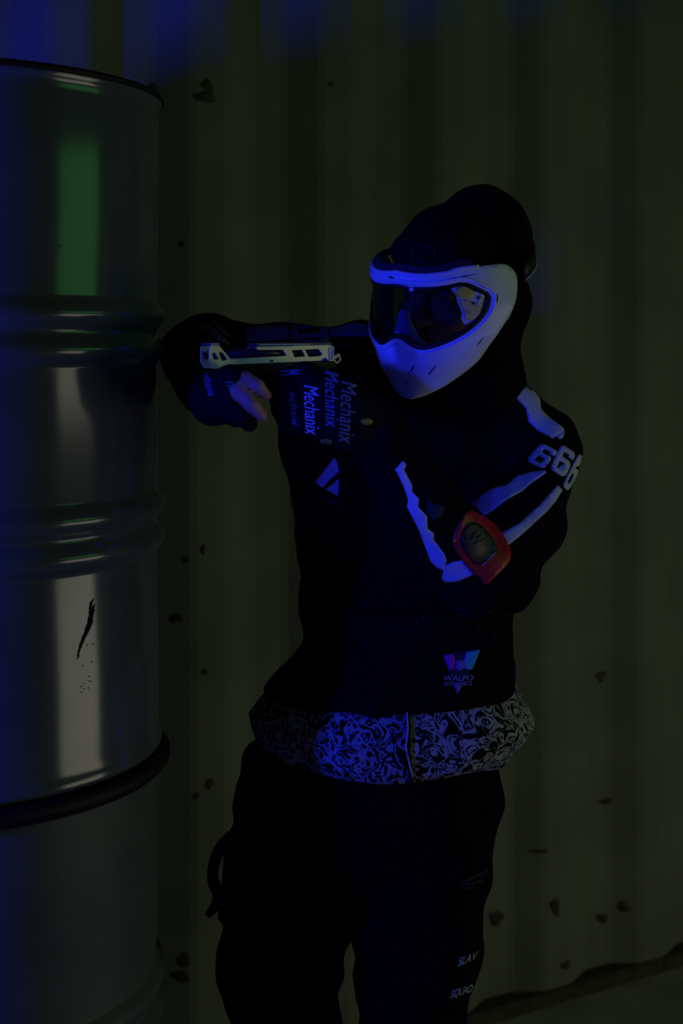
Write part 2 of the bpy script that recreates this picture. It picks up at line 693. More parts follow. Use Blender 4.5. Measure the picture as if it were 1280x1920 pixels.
# ================================================================== DRUMS
DX, DY, DR = -.546, 1.99, .2915


def lathe(prof, cx, cy, n=128, closed=False):
    v, f = [], []
    for r, z in prof:
        for k in range(n):
            a = 2 * math.pi * k / n
            v.append((cx + r * math.cos(a), cy + r * math.sin(a), z))
    m = len(prof)
    for i in range(m if closed else m - 1):
        j = (i + 1) % m
        for k in range(n):
            k2 = (k + 1) % n
            f.append((i * n + k, i * n + k2, j * n + k2, j * n + k))
    if not closed:
        f.append(tuple(range(n - 1, -1, -1)))
        f.append(tuple(range((m - 1) * n, m * n)))
    return v, f


def hoops(z0, zc, w=.037, amp=.0085):
    """a W bead: two rounded ridges with a valley"""
    out = []
    for i in range(41):
        t = i / 40 * 2 - 1
        z = zc + t * w * 1.25
        a = abs(t)
        e = .5 + .5 * math.cos(math.pi * min(1, a / 1.0))
        r = DR + amp * (.5 - .5 * math.cos(2 * math.pi * (t + 1) * 1.0)) * 1.0 - .003 * math.exp(-(t / .2) ** 2) - .004 * math.exp(-((a - 1) / .18) ** 2)
        out.append((r, z))
    return out


def drum_profile(z0, z1, h1, h2):
    p = [(DR - .055, z0 + .012), (DR - .004, z0 + .014), (DR - .002, z0 + .001), (DR + .003, z0 + .001), (DR + .0045, z0 + .007), (DR + .001, z0 + .013), (DR, z0 + .03)]
    p += [(DR, z0 + (h1 - .06 - z0) * .5)]
    p += hoops(0, h1)
    p += [(DR, (h1 + h2) / 2)]
    p += hoops(0, h2)
    p += [(DR, (h2 + z1) / 2), (DR, z1 - .03), (DR - .002, z1 - .02), (DR + .001, z1 - .014)]
    p += [(DR + .0045, z1 - .008), (DR + .0035, z1 - .001), (DR - .001, z1), (DR - .004, z1 - .006), (DR - .006, z1 - .016), (DR - .055, z1 - .018)]
    return p


def z_at(py, Y=1.80):
    return CZ - (py - HY) / F * Y

ZT, ZB = z_at(118, 1.757), .892
# upper drum
ud = empty('steel_drum', (DX, DY, ZB), 'glossy blue-grey steel drum stacked on top of the other drum, beside the elbow', 'drum', 'stacked steel drums')
v, f = lathe(drum_profile(ZB, ZT, z_at(1012, 1.80), z_at(622, 1.80)), DX, DY)
dbody = pydata('drum_body', v, f, M['drum'], ud)
fix_normals(dbody)
v, f = tube([(DX + (DR + .002) * math.cos(2 * math.pi * i / 96), DY + (DR + .002) * math.sin(2 * math.pi * i / 96), ZT - .004) for i in range(96)], .0052, 8, True)
pydata('rim', v, f, M['ring'], ud, label='black top rim of the drum')
# lower drum
LT = .884
ld = empty('steel_drum', (DX, DY, 0), 'dull blue-grey steel drum at the bottom of the stack with a black clamp ring', 'drum', 'stacked steel drums')
v, f = lathe(drum_profile(0.0, LT, .27, .55), DX, DY)
lbody = pydata('drum_body', v, f, M['drum_low'], ld)
fix_normals(lbody)
prof = [(DR + .004, LT - .018), (DR + .010, LT - .019), (DR + .0155, LT - .012), (DR + .0155, LT - .003), (DR + .010, LT + .004), (DR + .002, LT + .005), (DR - .01, LT + .002), (DR - .01, LT - .004), (DR + .003, LT - .006)]
v, f = lathe(prof, DX, DY, 128, True)
o = pydata('clamp_ring', v, f, M['ring'], ld, label='black clamp ring around the lid')
fix_normals(o)
lv = [(DX + .008 + DR * .0, DY, LT)]
# bung caps on the lids
for root, zt in ((ud, ZT - .018), (ld, LT - .018)):
    pr = [(.0, zt + .006), (.028, zt + .006), (.031, zt + .003), (.031, zt - .001)]
    v, f = lathe([(.031, zt - .001), (.031, zt + .003), (.028, zt + .005), (.006, zt + .005)], DX - .12, DY + .12, 24)
    fix_normals(pydata('bung_cap', v, f, M['drum_low'], root))

dt = caster(bvh(dbody), 1.75)
# scuff on the upper drum: a feather of short dark strokes
def stroke(x, y, L, w, ang):
    c, s = math.cos(ang), math.sin(ang)
    q = [(-L, 0), (-L * .4, w), (L * .5, w * .7), (L, 0), (L * .3, -w * .8), (-L * .5, -w)]
    return [(x + a * c - b * s, y + a * s + b * c) for a, b in q]
sc = []
rnd = random.Random(2)
for i in range(17):
    t = i / 16
    x = 171 - 20 * t + 5 * math.sin(t * 5); y = 1128 + 104 * t
    sc.append(stroke(x + rnd.uniform(-1, 1), y, 5 + 9 * math.sin(math.pi * min(1, t * 1.1 + .1)), 1.2 + 2.2 * math.sin(math.pi * t), -1.05 + rnd.uniform(-.15, .15)))
for k in range(12):
    sc.append(blob(rnd.uniform(140, 175), rnd.uniform(1190, 1300), 1.1, 1.4, k, 7))
sv = None
for poly in sc[:17]:
    pass
def multi_patch(name, plist, fn, sp, m, parent, label=None):
    V, T = [], []
    for p in plist:
        v2, t = triangulate([p], [], sp)
        n = len(V)
        V += v2
        T += [tuple(i + n for i in q) for q in t]
    return patch(name, None, None, fn, sp, m, parent, top=.0006, bot=-.0003, tri=(V, T), label=label)
multi_patch('scuff_mark', sc, dt, 6, M['scratch'], dbody, label='black feathered scuff on the drum side')
for _q in ([blob(113, 461, 4, 2.2, 3, 9), blob(160, 137, 6, 1.6, 5, 9), blob(178, 141, 5, 1.3, 6, 9)]):
    patch('paint_chip', [_q], [], dt, 5, M['grey_letter'], dbody, top=.0006, bot=-.0003)

# ================================================================== PERSON
person = empty('person', (P(690, 640, 2.12).x, 2.12, 0),
               'person in white goggle mask, navy beanie and black striped jersey holding a pistol', 'person')

# ---- joints (photo column, row, distance)
SHR = P(672, 678, 2.17); ELR = P(372, 662, 2.13); WRR = P(402, 750, 1.872)     # wearer's right arm (image left)
SHL = P(1012, 842, 2.17); ELL = P(892, 1074, 1.985); WRL = P(690, 800, 1.875)   # wearer's left arm (image right)

# ---- head frame
PSI, PIT = math.radians(41), math.radians(20)
HF = Vector((-math.sin(PSI) * math.cos(PIT), -math.cos(PSI) * math.cos(PIT), -math.sin(PIT)))
HL = Vector((math.cos(PSI), -math.sin(PSI), 0))
HU = HF.cross(HL)
ROL = math.radians(6)
HL, HU = HL * math.cos(ROL) - HU * math.sin(ROL), HU * math.cos(ROL) + HL * math.sin(ROL)
HO = P(848, 455, 2.10)
HROT = [list(HL), list(HF), list(HU)]       # world -> head rows


def hp(x, y, z):
    return HO + HL * x + HF * y + HU * z


# ---- finger chains shared by body and gloves -------------------------------
def chain(s, pts, rs, **k):
    for i in range(len(pts) - 1):
        s.cone(pts[i], pts[i + 1], rs[i], rs[i + 1], **k)

RH = {  # wearer's right hand: cupped under the front of the pistol, fingertips towards the right
    'index': [P(432, 711, 1.810), P(458, 709, 1.801), P(484, 723, 1.798), P(500, 743, 1.810)],
    'middle': [P(416, 724, 1.815), P(444, 732, 1.796), P(470, 757, 1.792), P(492, 780, 1.803)],
    'ring': [P(406, 738, 1.825), P(430, 756, 1.806), P(452, 778, 1.806), P(468, 794, 1.82)],
    'pinky': [P(398, 746, 1.84), P(414, 762, 1.825), P(430, 778, 1.825), P(442, 788, 1.84)],
    'thumb': [P(402, 730, 1.890), P(425, 711, 1.904), P(455, 704, 1.913), P(480, 702, 1.921)],
}
LH = {  # wearer's left hand: wrapped round the grip, back of the hand to the camera
    'index': [P(572, 705, 1.842), P(540, 708, 1.838), P(518, 716, 1.850), P(512, 722, 1.872)],
    'middle': [P(566, 729, 1.845), P(534, 738, 1.845), P(522, 746, 1.872), P(536, 748, 1.902)],
    'ring': [P(563, 753, 1.848), P(535, 763, 1.848), P(527, 768, 1.875), P(541, 770, 1.905)],
    'pinky': [P(566, 776, 1.852), P(543, 787, 1.852), P(536, 791, 1.876), P(550, 791, 1.904)],
    'thumb': [P(655, 748, 1.875), P(656, 716, 1.930), P(632, 702, 1.978), P(590, 700, 1.970)],
}


def hand(s, H, wrist, ro=0.0, tips=1.0, skip=(), kk=.006):
    kn = {'index': .0098, 'middle': .0102, 'ring': .0105, 'pinky': .0095, 'thumb': .0115}
    for nme, pts in H.items():
        if nme in skip:
            p2 = [pts[0], pts[1] * .62 + pts[0] * .38] if skip[nme] == 1 else pts
        else:
            p2 = pts
        r0 = kn[nme] + ro
        rs = [r0 * 1.12, r0, r0 * .93, r0 * .82][:len(p2)]
        chain(s, p2, rs, k=kk)
    # palm
    for nme in ('index', 'middle', 'ring', 'pinky'):
        s.cone(wrist, H[nme][0], .024 + ro, .0135 + ro, k=.012)
    s.cone(wrist, H['thumb'][0], .022 + ro, .015 + ro, k=.012)
    for a, b in (('index', 'middle'), ('middle', 'ring'), ('ring', 'pinky')):
        s.cone(H[a][0], H[b][0], .0125 + ro, .0125 + ro, k=.010)


# ---- body: one continuous surface ------------------------------------------
s = SDF(k=.03, h=.0055)
s.cone(P(765, 870, 2.19), P(770, 1010, 2.17), R(170), R(165), .62)
s.cone(P(770, 1010, 2.17), P(765, 1180, 2.15), R(165), R(155), .66)
s.cone(P(765, 1180, 2.15), P(725, 1420, 2.14), R(155), R(185), .7)
s.cone(SHR, P(790, 800, 2.19), .055, .08)
s.cone(SHL, P(790, 800, 2.19), .055, .08)
s.cone(SHR, ELR, .048, .038); s.cone(ELR, WRR, .037, .026)
s.cone(SHL, ELL, .048, .038); s.cone(ELL, WRL, .037, .026)
KL, KR = P(530, 1900, 2.09), P(775, 1900, 2.09)
AL, AR = P(535, 2408, 2.13), P(765, 2408, 2.13)
s.cone(P(630, 1480, 2.14), KL, .085, .055); s.cone(KL, AL, .052, .034)
s.cone(P(790, 1480, 2.14), KR, .085, .055); s.cone(KR, AR, .052, .034)
for A in (AL, AR):
    s.cone(A + Vector((0, .02, .01)), Vector((A.x - .02, A.y - .11, .036)), .033, .026)
# neck and head
s.cone(P(850, 760, 2.19), hp(0, -.015, -.10), .058, .055)
s.ell(hp(0, -.008, -.045), (.072, .088, .088), HROT)
s.ell(hp(0, .035, -.115), (.055, .055, .065), HROT, k=.03)
s.ell(hp(0, .078, -.145), (.022, .018, .016), HROT, k=.02)          # chin
s.ell(hp(0, .088, -.035), (.045, .012, .010), HROT, k=.015)          # brow
s.cone(hp(0, .088, -.048), hp(0, .106, -.085), .008, .011, k=.010)    # nose
for sx in (-1, 1):
    s.ell(hp(sx * .011, .097, -.088), (.008, .008, .006), HROT, k=.008)
    s.ell(hp(sx * .038, .072, -.083), (.020, .016, .014), HROT, k=.02)
    s.ell(hp(sx * .074, -.014, -.07), (.008, .016, .028), HROT, k=.008)   # ears
    s.sub(hp(sx * .031, .094, -.055), (.015, .010, .009))
s.ell(hp(0, .090, -.112), (.022, .007, .005), HROT, k=.006)          # lips
s.ell(hp(0, .089, -.121), (.019, .007, .006), HROT, k=.006)
hand(s, RH, WRR, kk=.003)
hand(s, LH, WRL)
body = sdf_obj('body', s, M['skin'], person, it=2)
for sx in (-1, 1):
    sph = SDF(k=.002, h=.0016)
    sph.ell(hp(sx * .031, .0725, -.055), (.0108, .012, .0098))
    eo = sdf_obj('eye', sph, M['eye'], body, it=1)
    ir = SDF(k=.001, h=.001)
    ir.ell(hp(sx * .031, .0822, -.055), (.0052, .0032, .0052), HROT)
    sdf_obj('iris', ir, M['iris'], body, it=1)

# ---- trousers ----------------------------------------------------------------
s = SDF(k=.012, h=.007)
s.cone(P(724, 1340, 2.14), P(712, 1480, 2.14), R(212), R(222), .72)
s.cone(P(600, 1500, 2.13), P(560, 1600, 2.12), R(165), R(138), .85)
s.cone(P(560, 1600, 2.12), P(523, 1800, 2.10), R(138), R(116), .9)
s.cone(P(523, 1800, 2.10), P(537, 1930, 2.09), R(116), R(101), .9)
s.cone(P(537, 1930, 2.09), P(538, 2400, 2.12), R(101), R(82), 1)
s.cone(P(800, 1500, 2.13), P(785, 1620, 2.12), R(145), R(130), .85)
s.cone(P(785, 1620, 2.12), P(782, 1800, 2.10), R(132), R(115), .9)
s.cone(P(782, 1800, 2.10), P(772, 1930, 2.09), R(115), R(98), .9)
s.cone(P(772, 1930, 2.09), P(768, 2400, 2.12), R(98), R(82), 1)
s.cut((0, 0, .075), (0, 0, -1))
s.cut((0, 0, P(724, 1330, 2.14).z), (0, 0, 1))
trousers = sdf_obj('trousers', s, M['trouser'], person, wr=.006, seed=1.7)
trc = caster(bvh(trousers), 2.0)
# cargo pockets: bellows pocket + flap on each leg
def pocket(px, py, w, h, parent):
    patch('cargo_pocket', [smooth_poly([(px - w, py - h), (px + w, py - h), (px + w, py + h), (px - w, py + h)], 2)], [], trc, 9, M['trouser'], parent, top=.010, bot=-.002)
    patch('pocket_flap', [smooth_poly([(px - w - 3, py - h - 10), (px + w + 3, py - h - 10), (px + w + 3, py - h * .45), (px, py - h * .3), (px - w - 3, py - h * .45)], 1)], [], trc, 9, M['trouser'], parent, top=.014, bot=.007)
pocket(470, 1760, 42, 62, trousers)
pocket(838, 1738, 46, 48, trousers)
st = [P(434, 1566, 2.06), P(412, 1592, 2.05), P(401, 1622, 2.05), P(399, 1650, 2.05), P(409, 1676, 2.05), P(404, 1697, 2.05), P(389, 1717, 2.05)]
cr = []
for i in range(len(st) - 1):
    for t in (0, .33, .66):
        a = st[max(i - 1, 0)]; b = st[i]; c = st[i + 1]; d = st[min(i + 2, len(st) - 1)]
        cr.append(.5 * ((2 * b) + (c - a) * t + (2 * a - 5 * b + 4 * c - d) * t * t + (3 * b - a - 3 * c + d) * t ** 3))
cr.append(st[-1])
n = len(cr)
v, f = tube(cr, [.0085 if i < n * .75 else .0085 - .005 * (i - n * .75) / (n * .25) for i in range(n)], 8)
pydata('hanging_strap', v, f, M['trouser'], trousers, label='loose strap hanging from the hip')
v, f = tube([P(430, 1580, 2.06), P(425, 1620, 2.055), P(420, 1655, 2.05), P(421, 1694, 2.05)], .004, 8)
pydata('hanging_strap', v, f, M['trouser'], trousers)
# leg lettering
text_patch('lettering', 'SLAV', (857, 1812), (893, 1798), (859, 1797), trc, M['leg_print'], trousers, shear=.25)
text_patch('lettering', 'SQUAD', (843, 1871), (883, 1859), (846, 1857), trc, M['leg_print'], trousers, shear=.25)
multi_patch('printed_strokes', [stroke(872, 1653, 8, 2.2, -.2), stroke(884, 1647, 12, 2, -.35), stroke(882, 1657, 13, 2, -.2), stroke(897, 1641, 11, 2, -.5), stroke(899, 1652, 8, 1.8, -.3), stroke(908, 1634, 8, 1.8, -.8), stroke(879, 1665, 10, 1.5, -.15)], trc, 6, M['faint_letter'], trousers)

# ---- shoes -------------------------------------------------------------------
for A in (AL, AR):
    s = SDF(k=.03, h=.006)
    s.cone(Vector((A.x, A.y + .03, .05)), Vector((A.x - .03, A.y - .14, .035)), .05, .042)
    s.cone(Vector((A.x, A.y + .02, .06)), Vector((A.x, A.y + .01, .10)), .05, .048)
    s.cut((0, 0, .001), (0, 0, -1))
    sdf_obj('shoe', s, M['shoe'], person)

# ---- patterned shirt hem -------------------------------------------------------
def loft_shirt():
    YC = 2.135
    rows = [(1225, 585, 945), (1270, 536, 958), (1310, 486, 980), (1337, 465, 996), (1358, 470, 1000), (1380, 478, 986), (1402, 488, 966), (1418, 498, 952)]
    v = []; n = 120
    for j, (py, xl, xr) in enumerate(rows):
        c = P((xl + xr) / 2, py, YC); hw = R((xr - xl) / 2, YC)
        for k in range(n):
            a = 2 * math.pi * k / n
            rip = 1 + (.018 * math.sin(7 * a + j * .35) + .012 * math.sin(13 * a + 1 + j * .2)) * j / 7
            sag = 0
            if j == len(rows) - 1:
                sag = .004 * math.sin(5 * a) 
            tuck = .93 if py < 1345 else 1.0
            v.append((c.x + hw * math.cos(a) * (1 + (rip - 1) * .4), c.y + hw * .69 * tuck * math.sin(a) * rip, c.z + sag))
    nr = len(rows)
    m = len(v)
    inner = []
    cx = sum(p[0] for p in v) / m; 
    for p in v:
        inner.append((cx + (p[0] - cx) * .985, YC + (p[1] - YC) * .98, p[2]))
    V = v + inner
    f = []
    for j in range(nr - 1):
        for k in range(n):
            k2 = (k + 1) % n
            q = (j * n + k, j * n + k2, (j + 1) * n + k2, (j + 1) * n + k)
            f.append(q); f.append(tuple(i + m for i in reversed(q)))
    for j in (0, nr - 1):
        for k in range(n):
            k2 = (k + 1) % n
            f.append((j * n + k, j * n + k2, j * n + k2 + m, j * n + k + m))
    o = pydata('patterned_shirt', V, f, M['camo'], person, label='shirt hem with pale squiggle pattern below the jersey')
    fix_normals(o)
    return o
shirt = loft_shirt()
shc = caster(bvh(shirt), 2.0)
patch('placket', [[(758, 1325), (769, 1325), (772, 1380), (770, 1420), (777, 1472), (766, 1474), (763, 1420), (762, 1380)]], [], shc, 6, M['gasket'], shirt, top=.0025)
v, f = tube([shc(762, 1330)[0] + Vector((0, -.004, 0)), shc(764, 1365)[0] + Vector((0, -.005, 0)), shc(760, 1400)[0] + Vector((0, -.005, 0)), shc(766, 1428)[0] + Vector((0, -.005, 0)), shc(773, 1455)[0] + Vector((0, -.005, 0))], .0011, 8)
pydata('drawstring', v, f, M['white_print'], shirt, label='pale drawstring')

# ---- jersey --------------------------------------------------------------------
s = SDF(k=.016, h=.0055)
s.cone(P(775, 855, 2.18), P(770, 960, 2.17), R(240, 2.18), R(226), .60)
s.cone(P(770, 960, 2.17), P(760, 1110, 2.15), R(226), R(202), .64)
s.cone(P(760, 1110, 2.15), P(765, 1190, 2.14), R(202), R(197), .68)
JR = [(1130, 558, 978), (1165, 567, 970), (1195, 565, 967), (1215, 552, 966), (1260, 514, 967), (1310, 473, 977), (1345, 467, 986)]
for (y0, l0, r0), (y1, l1, r1) in zip(JR, JR[1:]):
    s.frus(P((l0 + r0) / 2, y0, 2.135), P((l1 + r1) / 2, y1, 2.135), R((r0 - l0) / 2 - 3), R((r1 - l1) / 2 - 3), .68, k=.004)
s.cone(SHR + Vector((0, 0, -.005)), P(800, 780, 2.19), .062, .10)
s.cone(P(996, 842, 2.17), P(860, 770, 2.19), .072, .095)
# sleeve, wearer's right (image left): upper arm, elbow, forearm
s.cone(SHR, P(520, 668, 2.14), .058, .046)
s.cone(P(520, 668, 2.14), ELR, .044, .052)
s.cone(P(382, 634, 2.11), ELR, .038, .050)
s.cone(ELR, P(380, 702, 2.04), .050, .044)
s.cone(P(380, 702, 2.04), WRR, .044, .030)
# side under the raised arm
s.cone(P(560, 730, 2.14), P(600, 850, 2.16), .035, .06)
# sleeve, wearer's left (image right)
s.cone(P(1010, 850, 2.17), P(972, 975, 2.08), .061, .066)
s.cone(P(975, 975, 2.08), ELL, .066, .062)
s.cone(P(968, 1085, 2.03), P(960, 1115, 2.03), .030, .030)
s.cone(ELL, P(782, 940, 1.93), .058, .048)
s.cone(P(782, 940, 1.93), P(700, 808, 1.88), .048, .039)
# collar
s.cone(P(880, 700, 2.15), P(865, 770, 2.17), .075, .10, .9)
s.cut((0, 0, P(728, 1303, 2.135).z), (0, 0, -1))
jersey = sdf_obj('jersey', s, M['black'], person, wr=.0045, label='black long sleeved jersey with white sleeve stripes')
jc = caster(bvh(jersey), 2.05)

def jp(name, poly, m=M['white_print'], sp=6, label=None, it=0, holes=()):
    return patch(name, [poly], list(holes), jc, sp, m, jersey, label=label)

jp('sleeve_stripe', [(960, 738), (974, 722), (996, 729), (1010, 748), (1013, 768), (1030, 785), (1054, 802), (1057, 809), (1035, 822), (1006, 806), (990, 790), (985, 766), (967, 747)])
jp('sleeve_stripe', [(1042, 817), (1057, 810), (1054, 821), (1049, 824)])
jp('sleeve_stripe', [(886, 946), (904, 929), (921, 917), (951, 910), (969, 893), (996, 886), (1021, 883), (1023, 887), (996, 906), (979, 921), (951, 936), (921, 960), (907, 967)])
jp('sleeve_stripe', [(938, 1001), (972, 982), (1010, 948), (1044, 910), (1053, 919), (1040, 940), (1024, 960), (989, 992), (951, 1024)])
jp('sleeve_stripe', [(828, 1082), (833, 1061), (850, 1053), (872, 1050), (889, 1076), (859, 1089), (835, 1091)])
jp('sleeve_stripe', [(740, 881), (754, 864), (761, 870), (757, 881), (772, 910), (772, 922), (785, 935), (783, 949), (800, 968), (801, 991), (813, 1000), (813, 1012), (833, 1038), (837, 1050), (831, 1068), (820, 1064), (808, 1052), (800, 1031), (785, 993), (763, 950), (765, 937), (757, 914), (745, 888)], sp=5)

SIX = [(.15, 0), (.85, 0), (1, .10), (1, .5), (.85, .62), (.34, .62), (.34, .82), (.70, .82), (.70, .73), (1, .73), (1, .9), (.85, 1), (.15, 1), (0, .88), (0, .12)]
SIXH = [(.32, .17), (.70, .17), (.70, .45), (.32, .45)]
def six(BL, BR, TL, m=M['white_print'], fn=jc, par=None):
    def af(q):
        return [(BL[0] + (BR[0] - BL[0]) * a + (TL[0] - BL[0]) * b, BL[1] + (BR[1] - BL[1]) * a + (TL[1] - BL[1]) * b) for a, b in q]
    return patch('number_six', [af(SIX)], [af(SIXH)], fn, 5, m, par or jersey)
six((986, 864), (1018, 880), (1014, 831))
six((1030, 879), (1057, 896), (1051, 833))
six((1053, 911), (1064, 921), (1084, 850))

# stripes on the other sleeve, shade painted into their colour (upper arm and folded forearm)
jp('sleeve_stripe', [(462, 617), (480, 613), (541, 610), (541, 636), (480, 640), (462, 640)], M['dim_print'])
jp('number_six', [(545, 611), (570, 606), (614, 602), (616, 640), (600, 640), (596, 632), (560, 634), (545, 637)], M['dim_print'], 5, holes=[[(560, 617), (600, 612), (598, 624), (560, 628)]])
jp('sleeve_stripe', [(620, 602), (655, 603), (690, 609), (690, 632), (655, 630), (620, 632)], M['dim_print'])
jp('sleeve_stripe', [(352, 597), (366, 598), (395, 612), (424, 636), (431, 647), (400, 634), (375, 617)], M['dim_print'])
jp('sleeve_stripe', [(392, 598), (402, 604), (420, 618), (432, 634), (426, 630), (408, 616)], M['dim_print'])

jp('sleeve_mark', [(800, 938), (832, 950), (829, 965), (812, 976), (801, 960)], M['faint_letter'])
# chest emblem: slanted white blocks
jp('chest_emblem', [(591, 904), (610, 880), (627, 858), (632, 866), (636, 884), (612, 906), (605, 915)], sp=5, label='white slanted chest emblem')
jp('chest_emblem', [(611, 918), (636, 897), (634, 930)], sp=5)
jp('chest_emblem', [(602, 928), (622, 936), (637, 940), (637, 949), (618, 942)], M['faint_letter'], sp=5)

# inverted triangle badge near the hem with lettering
badge = jp('triangle_badge', [(829, 1227), (901, 1216), (857, 1303)], M['navy_print'], 5, label='small triangular badge in magenta, blue and violet')
jp('badge_panel', [(831, 1229), (849, 1226), (853, 1240), (850, 1255), (840, 1253)], M['magenta'], 5).parent = jersey
jp('badge_panel', [(874, 1222), (899, 1218), (884, 1255), (871, 1254), (868, 1240)], M['cyan'], 5)
jp('badge_panel', [(850, 1284), (866, 1284), (857, 1300)], M['purple'], 5)
jp('badge_panel', [(855, 1238), (866, 1236), (872, 1250), (862, 1257), (853, 1254)], M['purple'], 5)
for o in [x for x in jersey.children if x.name.startswith('badge_panel')]:
    for vv in o.data.vertices:
        vv.co.y -= .0012
def lift_caster(fn, d):
    return lambda x, y: (fn(x, y)[0] + Vector((0, -d, 0)), fn(x, y)[1])
text_patch('badge_lettering', 'WALPO', (832, 1276), (886, 1275), (832, 1266), lift_caster(jc, .002), M['lilac_print'], jersey, shear=.2)
text_patch('badge_lettering', 'DYNAMICS', (832, 1285), (884, 1284), (832, 1278), lift_caster(jc, .002), M['lilac_print'], jersey, shear=.2)

# faint broken print across the waist
fp = []
rnd = random.Random(9)
for i in range(60):
    x = rnd.uniform(600, 935)
    fp.append(stroke(x, 1178 + 16 * math.sin(x * .02) + rnd.uniform(-24, 24), rnd.uniform(3, 8), rnd.uniform(.6, 1.3), rnd.uniform(-1.6, 1.6)))
multi_patch('waist_print', fp, jc, 6, M['faint_letter'], jersey, label='faint broken grey print across the waist')

# ---- arm band with clear window --------------------------------------------------
band = patch('arm_band', [smooth_poly([(862, 972), (876, 955), (914, 977), (935, 996), (951, 1025), (955, 1043), (950, 1057), (931, 1076), (911, 1096), (901, 1092), (899, 1081), (886, 1076), (868, 1054), (851, 1030), (846, 1012)], 1)], [], jc, 7, M['band_red'], person, top=.004, bot=-.001, label='red plastic arm band above the elbow')
bc = caster(bvh(band), 2.0)
patch('clear_window', [smooth_poly([(874, 983), (893, 978), (915, 1000), (931, 1028), (930, 1040), (903, 1060), (890, 1058), (868, 1031), (864, 1012)], 1)], [], bc, 6, M['band_window'], band, top=.0022, bot=-.0004, label='clear dark plastic window')
bw = lift_caster(bc, .003)
multi_patch('crease_highlight', [stroke(907, 1056, 7, 1.3, -.75), stroke(922, 1040, 9, 1.2, -.8), stroke(925, 1028, 5, 1, -.9), stroke(915, 1047, 5, 1, -.7)], bw, 4, M['lilac_print'], band)  # pale strokes colour in the highlights along the window creases
multi_patch('window_script', [stroke(890, 998, 8, 1, -.8), stroke(898, 1004, 8, 1, -.85), stroke(884, 1008, 6, 1, -.5), stroke(903, 1012, 6, 1, -.9), stroke(892, 1016, 7, .9, -.6)], bw, 4, M['faint_letter'], band)

# ---- neck gaiter -------------------------------------------------------------------
s = SDF(k=.03, h=.006)
s.cone(P(905, 575, 2.15), P(890, 645, 2.16), .060, .056)
s.cone(P(890, 645, 2.16), P(876, 715, 2.17), .056, .084)
s.cone(P(876, 715, 2.17), P(868, 760, 2.18), .084, .10)
s.ell(hp(0, -.022, -.10), (.080, .080, .085), HROT)
s.cone(P(946, 560, 2.14), P(930, 620, 2.15), R(40), R(26))
s.cone(hp(0, .02, -.13), P(850, 720, 2.12), .06, .075)
for sx in (-1, 1):
    s.ell(hp(sx * .072, -.014, -.07), (.018, .034, .042), HROT, k=.012)
sdf_obj('neck_gaiter', s, M['gaiter'], person, wr=.002)

# ---- beanie -----------------------------------------------------------------------
s = SDF(k=.03, h=.005)
s.ell(P(908, 445, 2.12), (R(87), R(95), R(92)))
s.ell(P(890, 415, 2.11), (R(56), R(60), R(62)), k=.03)
s.ell(P(838, 446, 2.07), (R(70), R(75), R(64)))
s.ell(P(815, 470, 2.04), (R(80), R(70), R(48)))
s.ell(P(935, 490, 2.13), (R(59), R(85), R(75)))
beanie = sdf_obj('beanie', s, M['beanie'], person, wr=.0022, wscale=1.3, seed=.6, label='dark navy knitted beanie')
bnc = caster(bvh(beanie), 2.0)
def frame_poly(o, i):
    return o, i
patch('beanie_tag', [[(776, 456), (818, 466), (809, 497), (771, 488)]], [[(778, 458.5), (815.5, 467.5), (807.5, 495), (773, 486.5)]], bnc, 5, M['faint_letter'], beanie, label='thin square outline')
text_patch('beanie_lettering', 'NYC', (778, 473), (809, 481), (780, 464), bnc, M['faint_letter'], beanie)
text_patch('beanie_lettering', 'CRW', (774, 488), (802, 495), (776, 480), bnc, M['faint_letter'], beanie)

# ---- goggle mask ---------------------------------------------------------------------
KEY = [(.04, .092, .128), (.012, .100, .136), (-.03, .110, .143), (-.07, .116, .152), (-.105, .113, .159), (-.14, .098, .161), (-.17, .077, .157), (-.195, .055, .150), (-.225, .036, .136)]
def prof_ab(z):
    if z >= KEY[0][0]:
        return KEY[0][1], KEY[0][2]
    for i in range(len(KEY) - 1):
        z0, a0, b0 = KEY[i]; z1, a1, b1 = KEY[i + 1]
        if z1 <= z <= z0:
            t = (z - z0) / (z1 - z0)
            t2 = t
            return a0 + (a1 - a0) * t2, b0 + (b1 - b0) * t2
    return KEY[-1][1], KEY[-1][2]

def mask_pt(th, z, off=0.0):
    a, b = prof_ab(z)
    a += off; b += off
    c, s_ = math.cos(th), math.sin(th)
    e = .95
    x = a * math.copysign(abs(s_) ** e, s_)
    y = b * math.copysign(abs(c) ** e, c)
    return hp(x, y, z)

def mask_fn(off=0.0):
    def fn(u, z):
        th = u / .12
        p = mask_pt(th, z, off)
        d1 = mask_pt(th + .02, z, off) - mask_pt(th - .02, z, off)
        d2 = mask_pt(th, z + .004, off) - mask_pt(th, z - .004, off)
        n = d1.cross(d2).normalized()
        if n.dot(p - hp(0, 0, z)) < 0:
            n = -n
        return p, n
    return fn

